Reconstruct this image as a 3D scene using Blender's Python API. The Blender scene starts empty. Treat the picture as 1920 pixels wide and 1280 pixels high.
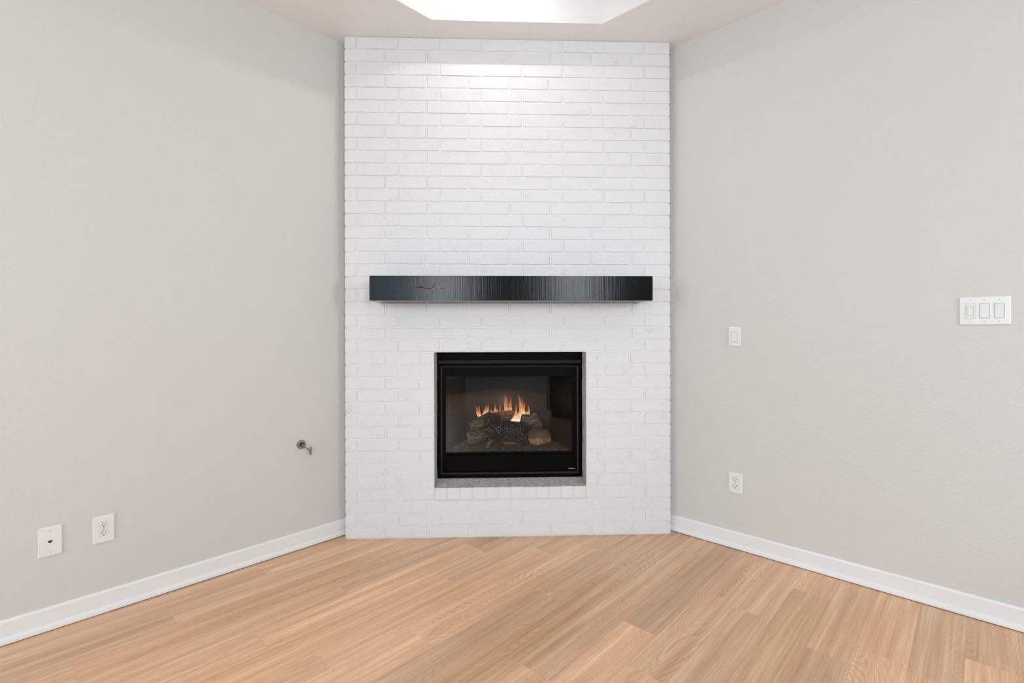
import bpy, bmesh, math, random
from mathutils import Vector, Matrix, noise
random.seed(7)
R = math.radians
scene = bpy.context.scene
C = scene.collection

# ------------------------------------------------------------------ camera, light, exposure
H = 3.048                      # ceiling height
EYE = 1.271
PHI = R(46.74)                 # the room's walls stand at about 45 degrees to the camera
FA = R(2.08)                   # the fireplace across the corner
cam_data = bpy.data.cameras.new('camera')
cam_data.sensor_width = 36.0
cam_data.lens = 934.0 / 1920.0 * 36.0
cam_data.shift_y = -23.0 / 1920.0
cam_data.clip_start = 0.02
cam = bpy.data.objects.new('camera', cam_data)
cam.location = (0, 0, EYE)
cam.rotation_euler = (R(90), R(0.12), 0)
C.objects.link(cam)
scene.camera = cam
scene.view_settings.view_transform = 'Standard'
scene.view_settings.look = 'None'
scene.view_settings.gamma = 1.0
scene.view_settings.use_curve_mapping = False
scene.view_settings.exposure = 0.75

world = bpy.data.worlds.new('sky')
scene.world = world
world.use_nodes = True
wn = world.node_tree
for n in list(wn.nodes): wn.nodes.remove(n)
wo = wn.nodes.new('ShaderNodeOutputWorld')
wb = wn.nodes.new('ShaderNodeBackground')
wb.inputs['Color'].default_value = (0.80, 0.90, 1.0, 1)
wb.inputs['Strength'].default_value = 1.2
wn.links.new(wb.outputs[0], wo.inputs[0])

def uvw(u, v, z=0.0):          # room frame -> world
    return Vector((u * math.cos(PHI) - v * math.sin(PHI), u * math.sin(PHI) + v * math.cos(PHI), z))

U0, U1, V0, V1 = -3.0, 2.993, -3.2, 2.887     # room extents; corner of the picture is (U1, V1)
DAY = (0.90, 0.975, 1.07)
GARDEN = (0.50, 0.80, 1.0)
# windows: name, wall, from, to, sill, head, watts
WINDOWS = [('window_1', 'U', -2.20, -1.30, 0.30, 2.45, 78),
           ('window_2', 'U', -0.80, -0.10, 0.30, 2.45, 12),
           ('window_3', 'V', -1.60, -0.80, 0.95, 2.45, 66),
           ('window_4', 'U', 1.1, 2.1, 0.90, 2.45, 40),
           ('window_5', 'V', 1.1, 2.1, 0.90, 2.45, 40)]
def area(name, loc, rot, sx, sy, watt, col, shape='RECTANGLE'):
    d = bpy.data.lights.new(name, 'AREA'); d.shape = shape; d.size = sx
    if shape == 'RECTANGLE': d.size_y = sy
    d.energy = watt; d.color = col
    if shape == 'DISK': d.spread = R(178)
    o = bpy.data.objects.new(name, d); o.location = loc; o.rotation_euler = rot
    C.objects.link(o); return o
for nm, wl, a, b, z0, z1, watt in WINDOWS:     # daylight entering each window, from just outside it
    m = (a + b) / 2; zc = (z0 + z1) / 2
    if wl == 'U': area('daylight', uvw(U0 - 0.22, m, zc), (R(68), 0, PHI - R(90)), b - a + .1, z1 - z0 + .1, watt, GARDEN if nm == 'window_2' else DAY)
    else:         area('daylight', uvw(m, V0 - 0.22, zc), (R(68), 0, PHI), b - a + .1, z1 - z0 + .1, watt, DAY)
TRAY = 0.305
CANS = [(1.795, 1.812), (-1.9, 1.7), (1.7, -2.0), (-1.9, -2.0)]
for i, (u, v) in enumerate(CANS):              # recessed lamps in the tray ceiling
    area('downlight', uvw(u, v, H + TRAY - 0.012), (0, 0, 0), 0.075, 0.075, 2.7 if i == 0 else 1.4, (1.0, 0.965, 0.92), 'DISK')

# ------------------------------------------------------------------ helpers
def link_mesh(name, bm, mat=None, parent=None, smooth=False):
    me = bpy.data.meshes.new(name); bm.to_mesh(me); bm.free()
    if mat:
        for m in (mat if isinstance(mat, (list, tuple)) else [mat]): me.materials.append(m)
    if smooth: me.polygons.foreach_set('use_smooth', [True] * len(me.polygons))
    o = bpy.data.objects.new(name, me); C.objects.link(o)
    if parent: o.parent = parent
    return o
def tag(o, label=None, cat=None, group=None, kind=None):
    if label: o['label'] = label
    if cat: o['category'] = cat
    if group: o['group'] = group
    if kind: o['kind'] = kind
    return o
def empty(name, M, label=None, cat=None, group=None, kind=None):
    o = bpy.data.objects.new(name, None); o.empty_display_size = .05
    o.matrix_world = M; C.objects.link(o)
    return tag(o, label, cat, group, kind)
def box(bm, x0, x1, y0, y1, z0, z1, mi=0):
    vs = [bm.verts.new(p) for p in ((x0,y0,z0),(x1,y0,z0),(x1,y1,z0),(x0,y1,z0),(x0,y0,z1),(x1,y0,z1),(x1,y1,z1),(x0,y1,z1))]
    fs = []
    for f in ((3,2,1,0),(4,5,6,7),(0,1,5,4),(1,2,6,5),(2,3,7,6),(3,0,4,7)):
        fc = bm.faces.new([vs[i] for i in f]); fc.material_index = mi; fs.append(fc)
    return vs, fs
def plate(bm, x0, x1, z0, z1, yf, yb, ch):     # chamfered slab facing -y
    r0 = [bm.verts.new(p) for p in ((x0,yb,z0),(x1,yb,z0),(x1,yb,z1),(x0,yb,z1))]
    r1 = [bm.verts.new((p.co.x, yf + ch * .6, p.co.z)) for p in r0]
    r2 = [bm.verts.new(p) for p in ((x0+ch,yf,z0+ch),(x1-ch,yf,z0+ch),(x1-ch,yf,z1-ch),(x0+ch,yf,z1-ch))]
    for a, b in ((r0, r1), (r1, r2)):
        for i in range(4): bm.faces.new((a[i], a[(i+1)%4], b[(i+1)%4], b[i]))
    bm.faces.new(r2); bm.faces.new(list(reversed(r0)))
def tube(bm, pts, rads, seg=8, squash=1.0, cap=True, mi=0):
    rings = []
    n = len(pts)
    for i, p in enumerate(pts):
        p = Vector(p)
        t = (Vector(pts[min(i+1, n-1)]) - Vector(pts[max(i-1, 0)])).normalized()
        a = t.cross(Vector((0, 1, 0)))
        if a.length < 1e-3: a = t.cross(Vector((1, 0, 0)))
        a.normalize(); b = t.cross(a).normalized()
        rings.append([bm.verts.new(p + a * math.cos(2*math.pi*k/seg) * rads[i] + b * math.sin(2*math.pi*k/seg) * rads[i] * squash) for k in range(seg)])
    for i in range(n - 1):
        for k in range(seg):
            f = bm.faces.new((rings[i][k], rings[i][(k+1)%seg], rings[i+1][(k+1)%seg], rings[i+1][k])); f.material_index = mi
    if cap:
        f = bm.faces.new(list(reversed(rings[0]))); f.material_index = mi
        f = bm.faces.new(rings[-1]); f.material_index = mi
    return rings
def disc(bm, cx, cz, r, y0, y1, seg=24, rx=None):   # short cylinder facing -y
    rx = rx or r
    a = [bm.verts.new((cx + math.cos(2*math.pi*k/seg)*rx, y0, cz + math.sin(2*math.pi*k/seg)*r)) for k in range(seg)]
    b = [bm.verts.new((v.co.x, y1, v.co.z)) for v in a]
    bm.faces.new(a); bm.faces.new(list(reversed(b)))
    for k in range(seg): bm.faces.new((a[(k+1)%seg], a[k], b[k], b[(k+1)%seg]))
def fixn(bm): bmesh.ops.recalc_face_normals(bm, faces=bm.faces)

# ------------------------------------------------------------------ materials
def s2l(c): return tuple(((x/255)/12.92 if x/255 <= .04045 else ((x/255+.055)/1.055)**2.4) for x in c) + (1,)
class Mat:
    def __init__(s, name, col=(200,200,200), rough=.6, spec=.5, metal=0.0, lin=None):
        s.m = bpy.data.materials.new(name); s.m.use_nodes = True
        s.t = s.m.node_tree; s.p = s.t.nodes['Principled BSDF']
        s.p.inputs['Base Color'].default_value = lin + (1,) if lin else s2l(col)
        s.p.inputs['Roughness'].default_value = rough
        s.p.inputs['Specular IOR Level'].default_value = spec
        s.p.inputs['Metallic'].default_value = metal
    def n(s, typ, **kw):
        nd = s.t.nodes.new(typ)
        for k, v in kw.items():
            if hasattr(nd, k): setattr(nd, k, v)
            else: nd.inputs[k].default_value = v
        return nd
    def l(s, a, b): s.t.links.new(a, b)
    def coords(s, scale=(1,1,1), kind='Object', add=None):
        tc = s.n('ShaderNodeTexCoord'); mp = s.n('ShaderNodeMapping'); mp.inputs['Scale'].default_value = scale
        src = tc.outputs[kind]
        if add is not None:
            va = s.n('ShaderNodeVectorMath', operation='ADD'); s.l(src, va.inputs[0]); s.l(add, va.inputs[1]); src = va.outputs[0]
        s.l(src, mp.inputs[0]); return mp.outputs[0]
    def noise(s, vec, scale, detail=2, rough=.5, dist=0):
        n = s.n('ShaderNodeTexNoise'); n.inputs['Scale'].default_value = scale; n.inputs['Detail'].default_value = detail
        n.inputs['Roughness'].default_value = rough; n.inputs['Distortion'].default_value = dist
        s.l(vec, n.inputs['Vector']); return n.outputs['Fac']
    def math(s, op, a, b=None, c=None, clamp=False):
        n = s.n('ShaderNodeMath', operation=op); n.use_clamp = clamp
        for i, x in enumerate((a, b, c)):
            if x is None: continue
            if isinstance(x, (int, float)): n.inputs[i].default_value = x
            else: s.l(x, n.inputs[i])
        return n.outputs[0]
    def ramp(s, fac, stops):
        r = s.n('ShaderNodeValToRGB'); e = r.color_ramp.elements
        while len(e) < len(stops): e.new(.5)
        for el, (p, c) in zip(e, stops): el.position = p; el.color = c if len(c) == 4 else tuple(c) + (1,)
        s.l(fac, r.inputs[0]); return r.outputs[0]
    def mix(s, fac, a, b, blend='MIX'):
        n = s.n('ShaderNodeMix', data_type='RGBA', blend_type=blend)
        for i, x in ((0, fac), (6, a), (7, b)):
            if isinstance(x, (int, float)): n.inputs[i].default_value = x
            elif isinstance(x, tuple): n.inputs[i].default_value = x
            else: s.l(x, n.inputs[i])
        return n.outputs[2]
    def col(s, x): s.l(x, s.p.inputs['Base Color'])
    def bump(s, h, dist=.001, strength=1.0, prev=None):
        b = s.n('ShaderNodeBump'); b.inputs['Distance'].default_value = dist; b.inputs['Strength'].default_value = strength
        s.l(h, b.inputs['Height'])
        if prev: s.l(prev, b.inputs['Normal'])
        s.l(b.outputs[0], s.p.inputs['Normal']); return b.outputs[0]

def wall_mat(name, lin):
    m = Mat(name, lin=lin, rough=.62, spec=.25)
    v = m.coords()
    h = m.math('ADD', m.noise(v, 95, 2.5, .55), m.math('MULTIPLY', m.noise(v, 34, 2), .6))
    m.bump(h, .0024, .55)
    big = m.noise(v, 1.3, 3, .5)
    m.col(m.mix(m.math('MULTIPLY', big, .10), lin + (1,), tuple(x*.86 for x in lin) + (1,)))
    return m.m
WALL = wall_mat('wall_paint', (0.64, 0.62, 0.585))
WALL_REAR = wall_mat('rear_wall_darkened', (0.30, 0.295, 0.285))  # unseen rear walls darkened in colour to dim their reflection in mantel and glass
TRAY_DIMMED = wall_mat('tray_side_dimmed', (0.71, 0.70, 0.685))  # tray sides dimmed in colour, where the light would otherwise clip to white
CEIL = wall_mat('ceiling_paint', (0.90, 0.875, 0.85))

def brick_mat(name, lin, pit=.5):
    m = Mat(name, lin=lin, rough=.42, spec=.4)
    inf = m.n('ShaderNodeObjectInfo'); off = m.n('ShaderNodeCombineXYZ')
    m.l(m.math('MULTIPLY', inf.outputs['Random'], 37.0), off.inputs[0]); m.l(m.math('MULTIPLY', inf.outputs['Random'], 91.0), off.inputs[2])
    v = m.coords(add=off.outputs[0])
    fine = m.noise(v, 210, 3, .6); mid = m.noise(v, 48, 3, .6)
    vo = m.n('ShaderNodeTexVoronoi'); vo.inputs['Scale'].default_value = 140; m.l(v, vo.inputs['Vector'])
    patch = m.noise(v, 7, 2)
    thr = m.math('MULTIPLY', m.math('SUBTRACT', patch, .50), 1.4)
    pits = m.math('LESS_THAN', vo.outputs['Distance'], m.math('MULTIPLY', thr, pit))
    sm = m.math('SMOOTH_MAX', m.math('SUBTRACT', 1.0, pits), 0, .1)
    h = m.math('ADD', m.math('MULTIPLY', fine, .55), m.math('ADD', m.math('MULTIPLY', mid, 1.1), m.math('MULTIPLY', sm, .7)))
    m.bump(h, .0026, .8)
    m.col(m.mix(m.math('MULTIPLY', pits, .48), lin + (1,), (.30, .29, .27, 1)))
    return m.m
BRICK = brick_mat('white_painted_brick', (0.715, 0.712, 0.70), 1.0)
MORTAR = brick_mat('white_painted_mortar', (0.755, 0.755, 0.74), .1)
def raw_mat():
    m = Mat('grey_unpainted_masonry', rough=.85, spec=.2)
    v = m.coords()
    a = m.noise(v, 60, 4, .65); b = m.noise(v, 12, 3)
    c = m.ramp(a, [(.30, (.34,.325,.30)), (.50, (.54,.52,.49)), (.62, (.68,.66,.63)), (.72, (.80,.78,.75))])
    m.col(m.mix(m.math('MULTIPLY', b, .35), c, (.34,.27,.235,1)))
    m.bump(m.noise(v, 110, 4, .7), .004, .8)
    return m.m
RAW = raw_mat()
TRIM = Mat('white_trim_paint', lin=(.80, .80, .785), rough=.32, spec=.45).m
PLASTIC = Mat('white_plastic', lin=(.775, .775, .755), rough=.22, spec=.5).m
PLASTIC2 = Mat('soft_white_plastic', lin=(.735, .73, .71), rough=.3, spec=.5).m
GAP = Mat('grey_gap', lin=(.30, .29, .275), rough=.7).m
DARK = Mat('dark_slot', lin=(.006, .006, .006), rough=.6).m
SCREW = Mat('screw_paint', lin=(.62, .61, .59), rough=.35, spec=.5).m
BLACK = Mat('black_powder_coat', lin=(.0022, .0022, .0020), rough=.45, spec=.05).m
BLACK2 = Mat('black_satin_metal', lin=(.013, .013, .0125), rough=.26, spec=.5).m
VOID = Mat('black_gap', lin=(.0015, .0015, .0015), rough=.8, spec=.1).m
METAL = Mat('brushed_nickel', lin=(.33, .33, .32), rough=.34, metal=.5).m
METALD = Mat('dull_zinc', lin=(.20, .20, .19), rough=.45, metal=.5).m
LOGO = Mat('silver_print', lin=(.55, .55, .54), rough=.4).m

def wood_floor():
    m = Mat('oak_plank', rough=.34, spec=.42)
    inf = m.n('ShaderNodeObjectInfo')
    tc = m.n('ShaderNodeTexCoord')
    sep = m.n('ShaderNodeSeparateXYZ'); m.l(tc.outputs['Object'], sep.inputs[0])
    rnd = inf.outputs['Random']
    r2 = m.math('FRACT', m.math('MULTIPLY', rnd, 37.7))
    r3 = m.math('FRACT', m.math('MULTIPLY', rnd, 113.3))
    off = m.n('ShaderNodeCombineXYZ'); m.l(m.math('MULTIPLY', rnd, 91.0), off.inputs[0]); m.l(m.math('MULTIPLY', r2, 57.0), off.inputs[1]); m.l(m.math('MULTIPLY', r3, 23.0), off.inputs[2])
    v1 = m.coords((1.1, 6.5, 1), add=off.outputs[0])
    warp = m.noise(v1, 1.0, 2, .45)
    v1b = m.coords((5, 40, 1), add=off.outputs[0])
    warp2 = m.noise(v1b, 1.0, 2, .5)
    # growth rings cut by the board: nested arches along it
    yy = m.math('ADD', sep.outputs[1], m.math('MULTIPLY', m.math('SUBTRACT', r2, .5), .14))
    y2 = m.math('MULTIPLY', m.math('POWER', m.math('ABSOLUTE', yy), 1.6), 34.0)
    arch = m.math('ADD', m.math('MULTIPLY', sep.outputs[0], m.math('ADD', .35, m.math('MULTIPLY', r3, 1.9))), y2)
    f = m.math('ADD', arch, m.math('ADD', m.math('MULTIPLY', warp, 3.4), m.math('MULTIPLY', warp2, .07)))
    ring = m.math('FRACT', m.math('MULTIPLY', f, 8.0))
    ringc = m.ramp(ring, [(0, (.15,.15,.15)), (.35, (0,0,0)), (.80, (.55,.55,.55)), (.93, (1,1,1)), (1.0, (.25,.25,.25))])
    v2 = m.coords((3.0, 190, 1), add=off.outputs[0])
    fib = m.noise(v2, 1.0, 3, .6)
    v3 = m.coords((1.1, 30, 1), add=off.outputs[0])
    streak = m.noise(v3, 1.0, 2, .5)
    v4 = m.coords((22, 420, 1), add=off.outputs[0])
    pore = m.noise(v4, 1.0, 2, .5)
    base = m.mix(m.ramp(streak, [(.32, (0,0,0)), (.68, (1,1,1))]), s2l((228,192,156)), s2l((203,159,124)))
    v5 = m.coords((2.2, 95, 1), add=off.outputs[0])
    fine2 = m.noise(v5, 1.0, 2, .55)
    base = m.mix(m.math('MULTIPLY', m.ramp(fine2, [(.36, (1,1,1)), (.56, (0,0,0))]), .26), base, s2l((178,134,104)))
    base = m.mix(m.math('MULTIPLY', m.ramp(fine2, [(.54, (0,0,0)), (.70, (1,1,1))]), .20), base, s2l((238,206,172)))
    brk = m.noise(m.coords((3.5, 16, 1), add=off.outputs[0]), 1.0, 2, .5)
    ringc = m.math('MULTIPLY', ringc, m.ramp(brk, [(.34, (.15,.15,.15)), (.60, (1,1,1))]))
    gm = m.math('MULTIPLY', ringc, m.math('ADD', .16, m.math('MULTIPLY', m.math('POWER', r3, 2.0), .55)))
    c = m.mix(gm, base, s2l((163,118,88)))
    c = m.mix(m.math('MULTIPLY', m.ramp(fib, [(.38, (1,1,1)), (.62, (0,0,0))]), .22), c, s2l((180,136,104)))
    c = m.mix(m.math('MULTIPLY', m.ramp(pore, [(.30, (1,1,1)), (.42, (0,0,0))]), .22), c, s2l((150,104,76)))
    c = m.mix(1.0, c, inf.outputs['Color'], 'MULTIPLY')
    m.col(c)
    m.bump(fib, .0003, .3)
    m.l(m.math('ADD', .30, m.math('MULTIPLY', fib, .12)), m.p.inputs['Roughness'])
    return m.m
OAK = wood_floor()
SUBFLOOR = Mat('dark_subfloor', lin=(.05, .035, .025), rough=.9).m

def mantel_mat():
    m = Mat('black_stained_beam', lin=(.0045, .0046, .0042), rough=.2, spec=.19)
    patch = m.noise(m.coords((1.0, 1, 1)), 2.6, 1)
    mask = m.ramp(patch, [(.40, (0,0,0)), (.60, (1,1,1))])
    saw = m.noise(m.coords((150, 8, 4)), 1.0, 2, .5)
    saw2 = m.noise(m.coords((48, 8, 1.5)), 1.0, 2, .5)
    grain = m.noise(m.coords((7, 30, 130)), 1.0, 3, .6)
    fine = m.noise(m.coords((60, 60, 90)), 4.0, 3, .7)
    kd = m.n('ShaderNodeTexCoord')
    h = m.math('ADD', m.math('MULTIPLY', m.math('ADD', saw, saw2), m.math('ADD', .75, m.math('MULTIPLY', mask, .35))), m.math('ADD', m.math('MULTIPLY', grain, .5), m.math('MULTIPLY', fine, .5)))
    m.bump(h, .00045, .6)
    m.l(m.math('ADD', .09, m.math('MULTIPLY', fine, .10)), m.p.inputs['Roughness'])
    return m.m
BEAM = mantel_mat()

def bark_mat(name, a, b, scale=1.0, charred=0.0):
    m = Mat(name, rough=.85, spec=.2)
    v = m.coords((.38, 1, 1.5))
    n1 = m.noise(v, 60*scale, 4, .65); n2 = m.noise(v, 18*scale, 3, .5)
    c = m.mix(m.ramp(n1, [(.38, (0,0,0)), (.62, (1,1,1))]), s2l(a), s2l(b))
    h = n1
    if charred:
        vo = m.n('ShaderNodeTexVoronoi', feature='DISTANCE_TO_EDGE'); vo.inputs['Scale'].default_value = 84
        mp = m.coords((.8, 1.0, 1.25)); m.l(mp, vo.inputs['Vector'])
        cell = m.ramp(vo.outputs['Distance'], [(.14, (0,0,0)), (.36, (1,1,1))])
        tone = m.math('MULTIPLY', cell, m.math('MULTIPLY', m.ramp(n2, [(.36, (.2,.2,.2)), (.58, (1,1,1))]), m.ramp(m.noise(v, 120, 2), [(.35, (.15,.15,.15)), (.62, (1,1,1))])))
        cc = m.mix(tone, s2l((4,4,6)), s2l((205,214,230)))
        mask = m.ramp(n2, [(.5 - .3*charred, (1,1,1)), (.72 - .1*charred, (0,0,0))]) if charred < 1 else None
        if charred == .5:
            tcx = m.n('ShaderNodeTexCoord'); sx = m.n('ShaderNodeSeparateXYZ'); m.l(tcx.outputs['Object'], sx.inputs[0])
            mask = m.ramp(m.math('ADD', sx.outputs[0], m.math('MULTIPLY', n2, .05)), [(.098, (1,1,1)), (.115, (0,0,0))])
        if mask is not None: mk = m.n('ShaderNodeInvert'); m.l(mask, mk.inputs[1]); c = m.mix(mk.outputs[0], c, cc)
        else: c = cc
        h = m.math('ADD', m.math('MULTIPLY', cell, 1.4), n1)
    m.col(c); m.bump(h, .004, .8)
    return m.m
BARK = bark_mat('ceramic_bark', (50,45,39), (134,116,96))
BARK_RED = bark_mat('reddish_ceramic_bark', (80,55,44), (158,120,96))
BARK_CHAR = bark_mat('half_charred_bark', (50,45,39), (134,116,96), 1.0, .5)
CHAR = bark_mat('charred_ceramic', (30,28,26), (70,62,54), 1.0, 1.0)
CUT = bark_mat('cut_log_face', (150,100,66), (214,164,118), 1.6)
EMBER = bark_mat('ash_grey_embers', (34,36,32), (128,132,116), 2.4)
def scraped_mat():
    m = Mat('scraped_bark', rough=.85, spec=.2)
    v = m.coords(); n1 = m.noise(v, 60, 4, .65); n2 = m.noise(v, 22, 2)
    tc = m.n('ShaderNodeTexCoord'); sp = m.n('ShaderNodeSeparateXYZ'); m.l(tc.outputs['Object'], sp.inputs[0])
    k = m.math('ADD', m.math('MULTIPLY', sp.outputs[2], -22), m.math('MULTIPLY', sp.outputs[1], -6))
    k = m.math('ADD', k, m.math('ADD', m.math('MULTIPLY', n2, 1.2), -.42), clamp=True)
    a = m.mix(n1, s2l((44,40,35)), s2l((138,120,100))); b = m.mix(m.ramp(n1, [(.35,(0,0,0)),(.65,(1,1,1))]), s2l((120,88,60)), s2l((214,170,124)))
    m.col(m.mix(m.ramp(k, [(.25,(0,0,0)),(.5,(1,1,1))]), a, b)); m.bump(n1, .004, .8)
    return m.m
SCRAPED = scraped_mat()
def liner_mat():
    m = Mat('dark_firebox_liner', lin=(.02, .02, .02), rough=.5, spec=.2)
    st = m.noise(m.coords((1.5, 1.5, 120)), 1.0, 2, .5)
    st2 = m.noise(m.coords((40, 40, 1.0)), 1.0, 1, .5)
    m.col(m.mix(m.math('MULTIPLY', m.math('ADD', st, st2), .5), (.002, .0022, .002, 1), (.022, .026, .025, 1)))
    return m.m
LINER = liner_mat()
def glass_mat(name, tint=(1, 1, 1), gloss=.6):
    m = bpy.data.materials.new(name); m.use_nodes = True; t = m.node_tree
    for n in list(t.nodes): t.nodes.remove(n)
    o = t.nodes.new('ShaderNodeOutputMaterial'); mx = t.nodes.new('ShaderNodeMixShader')
    tr = t.nodes.new('ShaderNodeBsdfTransparent'); gl = t.nodes.new('ShaderNodeBsdfGlossy'); fr = t.nodes.new('ShaderNodeFresnel')
    tr.inputs[0].default_value = tint + (1,); gl.inputs['Roughness'].default_value = .0; gl.inputs[0].default_value = (gloss, gloss, gloss, 1)
    fr.inputs['IOR'].default_value = 1.5
    t.links.new(fr.outputs[0], mx.inputs[0]); t.links.new(tr.outputs[0], mx.inputs[1]); t.links.new(gl.outputs[0], mx.inputs[2]); t.links.new(mx.outputs[0], o.inputs[0])
    return m
FIREGLASS = glass_mat('fireplace_glass', (.93, .93, .93), .5)
PANE = glass_mat('window_glass', (.97, .98, .98), .8)
def flame_mat():
    m = bpy.data.materials.new('flame'); m.use_nodes = True; t = m.node_tree
    for n in list(t.nodes): t.nodes.remove(n)
    o = t.nodes.new('ShaderNodeOutputMaterial'); mx = t.nodes.new('ShaderNodeMixShader')
    tr = t.nodes.new('ShaderNodeBsdfTransparent'); em = t.nodes.new('ShaderNodeEmission')
    tc = t.nodes.new('ShaderNodeTexCoord'); sp = t.nodes.new('ShaderNodeSeparateXYZ'); t.links.new(tc.outputs['Generated'], sp.inputs[0])
    nz = t.nodes.new('ShaderNodeTexNoise'); nz.inputs['Scale'].default_value = 34; t.links.new(tc.outputs['Object'], nz.inputs['Vector'])
    ad = t.nodes.new('ShaderNodeMath'); ad.operation = 'MULTIPLY_ADD'; ad.inputs[1].default_value = .55; ad.inputs[2].default_value = -.28; t.links.new(nz.outputs['Fac'], ad.inputs[0])
    sm = t.nodes.new('ShaderNodeMath'); sm.operation = 'ADD'; sm.use_clamp = True; t.links.new(sp.outputs[2], sm.inputs[0]); t.links.new(ad.outputs[0], sm.inputs[1])
    r = t.nodes.new('ShaderNodeValToRGB'); e = r.color_ramp.elements
    e[0].position = 0; e[0].color = (1.0, .80, .60, 1); e[1].position = 1; e[1].color = (.55, .13, .03, 1)
    k = e.new(.34); k.color = (1.0, .60, .34, 1); k = e.new(.62); k.color = (.95, .33, .11, 1)
    st = t.nodes.new('ShaderNodeMapRange'); st.inputs['To Min'].default_value = .78; st.inputs['To Max'].default_value = .42
    al = t.nodes.new('ShaderNodeMapRange'); al.inputs['To Min'].default_value = .80; al.inputs['To Max'].default_value = .12
    for q in (r, st, al): t.links.new(sm.outputs[0], q.inputs[0])
    t.links.new(r.outputs[0], em.inputs[0]); t.links.new(st.outputs[0], em.inputs[1])
    t.links.new(al.outputs[0], mx.inputs[0]); t.links.new(tr.outputs[0], mx.inputs[1]); t.links.new(em.outputs[0], mx.inputs[2]); t.links.new(mx.outputs[0], o.inputs[0])
    return m
FLAME = flame_mat()
def emit_mat(name, col, s):
    m = bpy.data.materials.new(name); m.use_nodes = True
    p = m.node_tree.nodes['Principled BSDF']; p.inputs['Base Color'].default_value = (.8,.8,.8,1)
    p.inputs['Emission Color'].default_value = col + (1,); p.inputs['Emission Strength'].default_value = s; return m
LENS = emit_mat('lamp_lens', (1.0, .96, .90), 3.0)

# ------------------------------------------------------------------ the room (room frame: u along the left wall, v along the right wall)
ROOM = Matrix.Rotation(PHI, 4, 'Z')
def room_obj(name, bm, mat):
    fixn(bm); o = link_mesh(name, bm, mat); o.matrix_world = ROOM; o['kind'] = 'structure'; return o

bm = bmesh.new(); box(bm, U0 - .12, U1 + .12, V0 - .12, V1 + .12, -.14, -.0125)
floor = room_obj('floor', bm, SUBFLOOR)
TH = .12
bm = bmesh.new(); box(bm, U0 - TH, U1 + TH, V1, V1 + TH, 0, H); room_obj('wall_left', bm, WALL)
bm = bmesh.new(); box(bm, U1, U1 + TH, V0 - TH, V1, 0, H); room_obj('wall_right', bm, WALL)
def wall_with_holes(name, axis, a0, a1, holes):
    bm = bmesh.new()
    xs = sorted({a0, a1} | {h[0] for h in holes} | {h[1] for h in holes})
    for i in range(len(xs) - 1):
        l, r = xs[i], xs[i+1]; mid = (l + r) / 2
        hs = [h for h in holes if h[0] < mid < h[1]]
        spans = [(0, H)] if not hs else [(0, hs[0][2]), (hs[0][3], H)]
        for z0, z1 in spans:
            if z1 - z0 < 1e-4: continue
            if axis == 'U': box(bm, U0 - TH, U0, l, r, z0, z1)
            else: box(bm, l, r, V0 - TH, V0, z0, z1)
    return room_obj(name, bm, WALL_REAR)
wall_with_holes('wall_rear_left', 'U', V0, V1, [(a, b, z0, z1) for n, w, a, b, z0, z1, p in WINDOWS if w == 'U'])
wall_with_holes('wall_rear_right', 'V', U0 - TH, U1, [(a, b, z0, z1) for n, w, a, b, z0, z1, p in WINDOWS if w == 'V'])
for nm, wl, a, b, z0, z1, watt in WINDOWS:
    fw = .05; g = .002
    ent = bmesh.new(); gl = bmesh.new()
    def bx(m_, p0, p1, q0, q1, d0, d1):
        if wl == 'U': box(m_, U0 - d1, U0 - d0, p0, p1, q0, q1)
        else: box(m_, p0, p1, V0 - d1, V0 - d0, q0, q1)
    mid = (a + b) / 2
    bx(ent, a+g, a+fw, z0+g, z1-g, .04, .10); bx(ent, b-fw, b-g, z0+g, z1-g, .04, .10)
    bx(ent, a+fw, b-fw, z0+g, z0+fw, .04, .10); bx(ent, a+fw, b-fw, z1-fw, z1-g, .04, .10)
    bx(ent, a+fw, b-fw, (z0+z1)/2-.02, (z0+z1)/2+.02, .05, .09)
    w = room_obj(nm, ent, TRIM)
    bx(gl, a+fw, b-fw, z0+fw, (z0+z1)/2-.02, .068, .074); bx(gl, a+fw, b-fw, (z0+z1)/2+.02, z1-fw, .068, .074)
    fixn(gl); p = link_mesh('pane', gl, PANE, w)

# ceiling with an octagonal tray
TU0, TU1, TV0, TV1, CH = -2.5, 2.476, -2.6, 2.293, .70
bm = bmesh.new()
oc = [(TU0+CH,TV0),(TU1-CH,TV0),(TU1,TV0+CH),(TU1,TV1-.689),(TU1-.706,TV1),(TU0+CH,TV1),(TU0,TV1-CH),(TU0,TV0+CH)]
inner = [bm.verts.new((u, v, H)) for u, v in oc]
cor = [bm.verts.new(p) for p in ((U0-TH,V0-TH,H),(U1+TH,V0-TH,H),(U1+TH,V1+TH,H),(U0-TH,V1+TH,H))]
for k, (i, j) in enumerate(((0,1),(2,3),(4,5),(6,7))):
    bm.faces.new((cor[k], cor[(k+1)%4], inner[j], inner[i]))
    bm.faces.new((cor[(k+1)%4], inner[(j+1)%8], inner[j]))
up = [bm.verts.new((v.co.x, v.co.y, H + TRAY)) for v in inner]
for i in range(8): bm.faces.new((inner[i], inner[(i+1)%8], up[(i+1)%8], up[i])).material_index = 1
bm.faces.new(list(reversed(up)))
ext = bmesh.ops.extrude_face_region(bm, geom=list(bm.faces))
bmesh.ops.translate(bm, vec=(0, 0, 0), verts=[])
ceil_v = [g for g in ext['geom'] if isinstance(g, bmesh.types.BMVert)]
for v_ in ceil_v:
    v_.co.z = H + TRAY + .12
ceiling = room_obj('ceiling', bm, [CEIL, TRAY_DIMMED])

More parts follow.
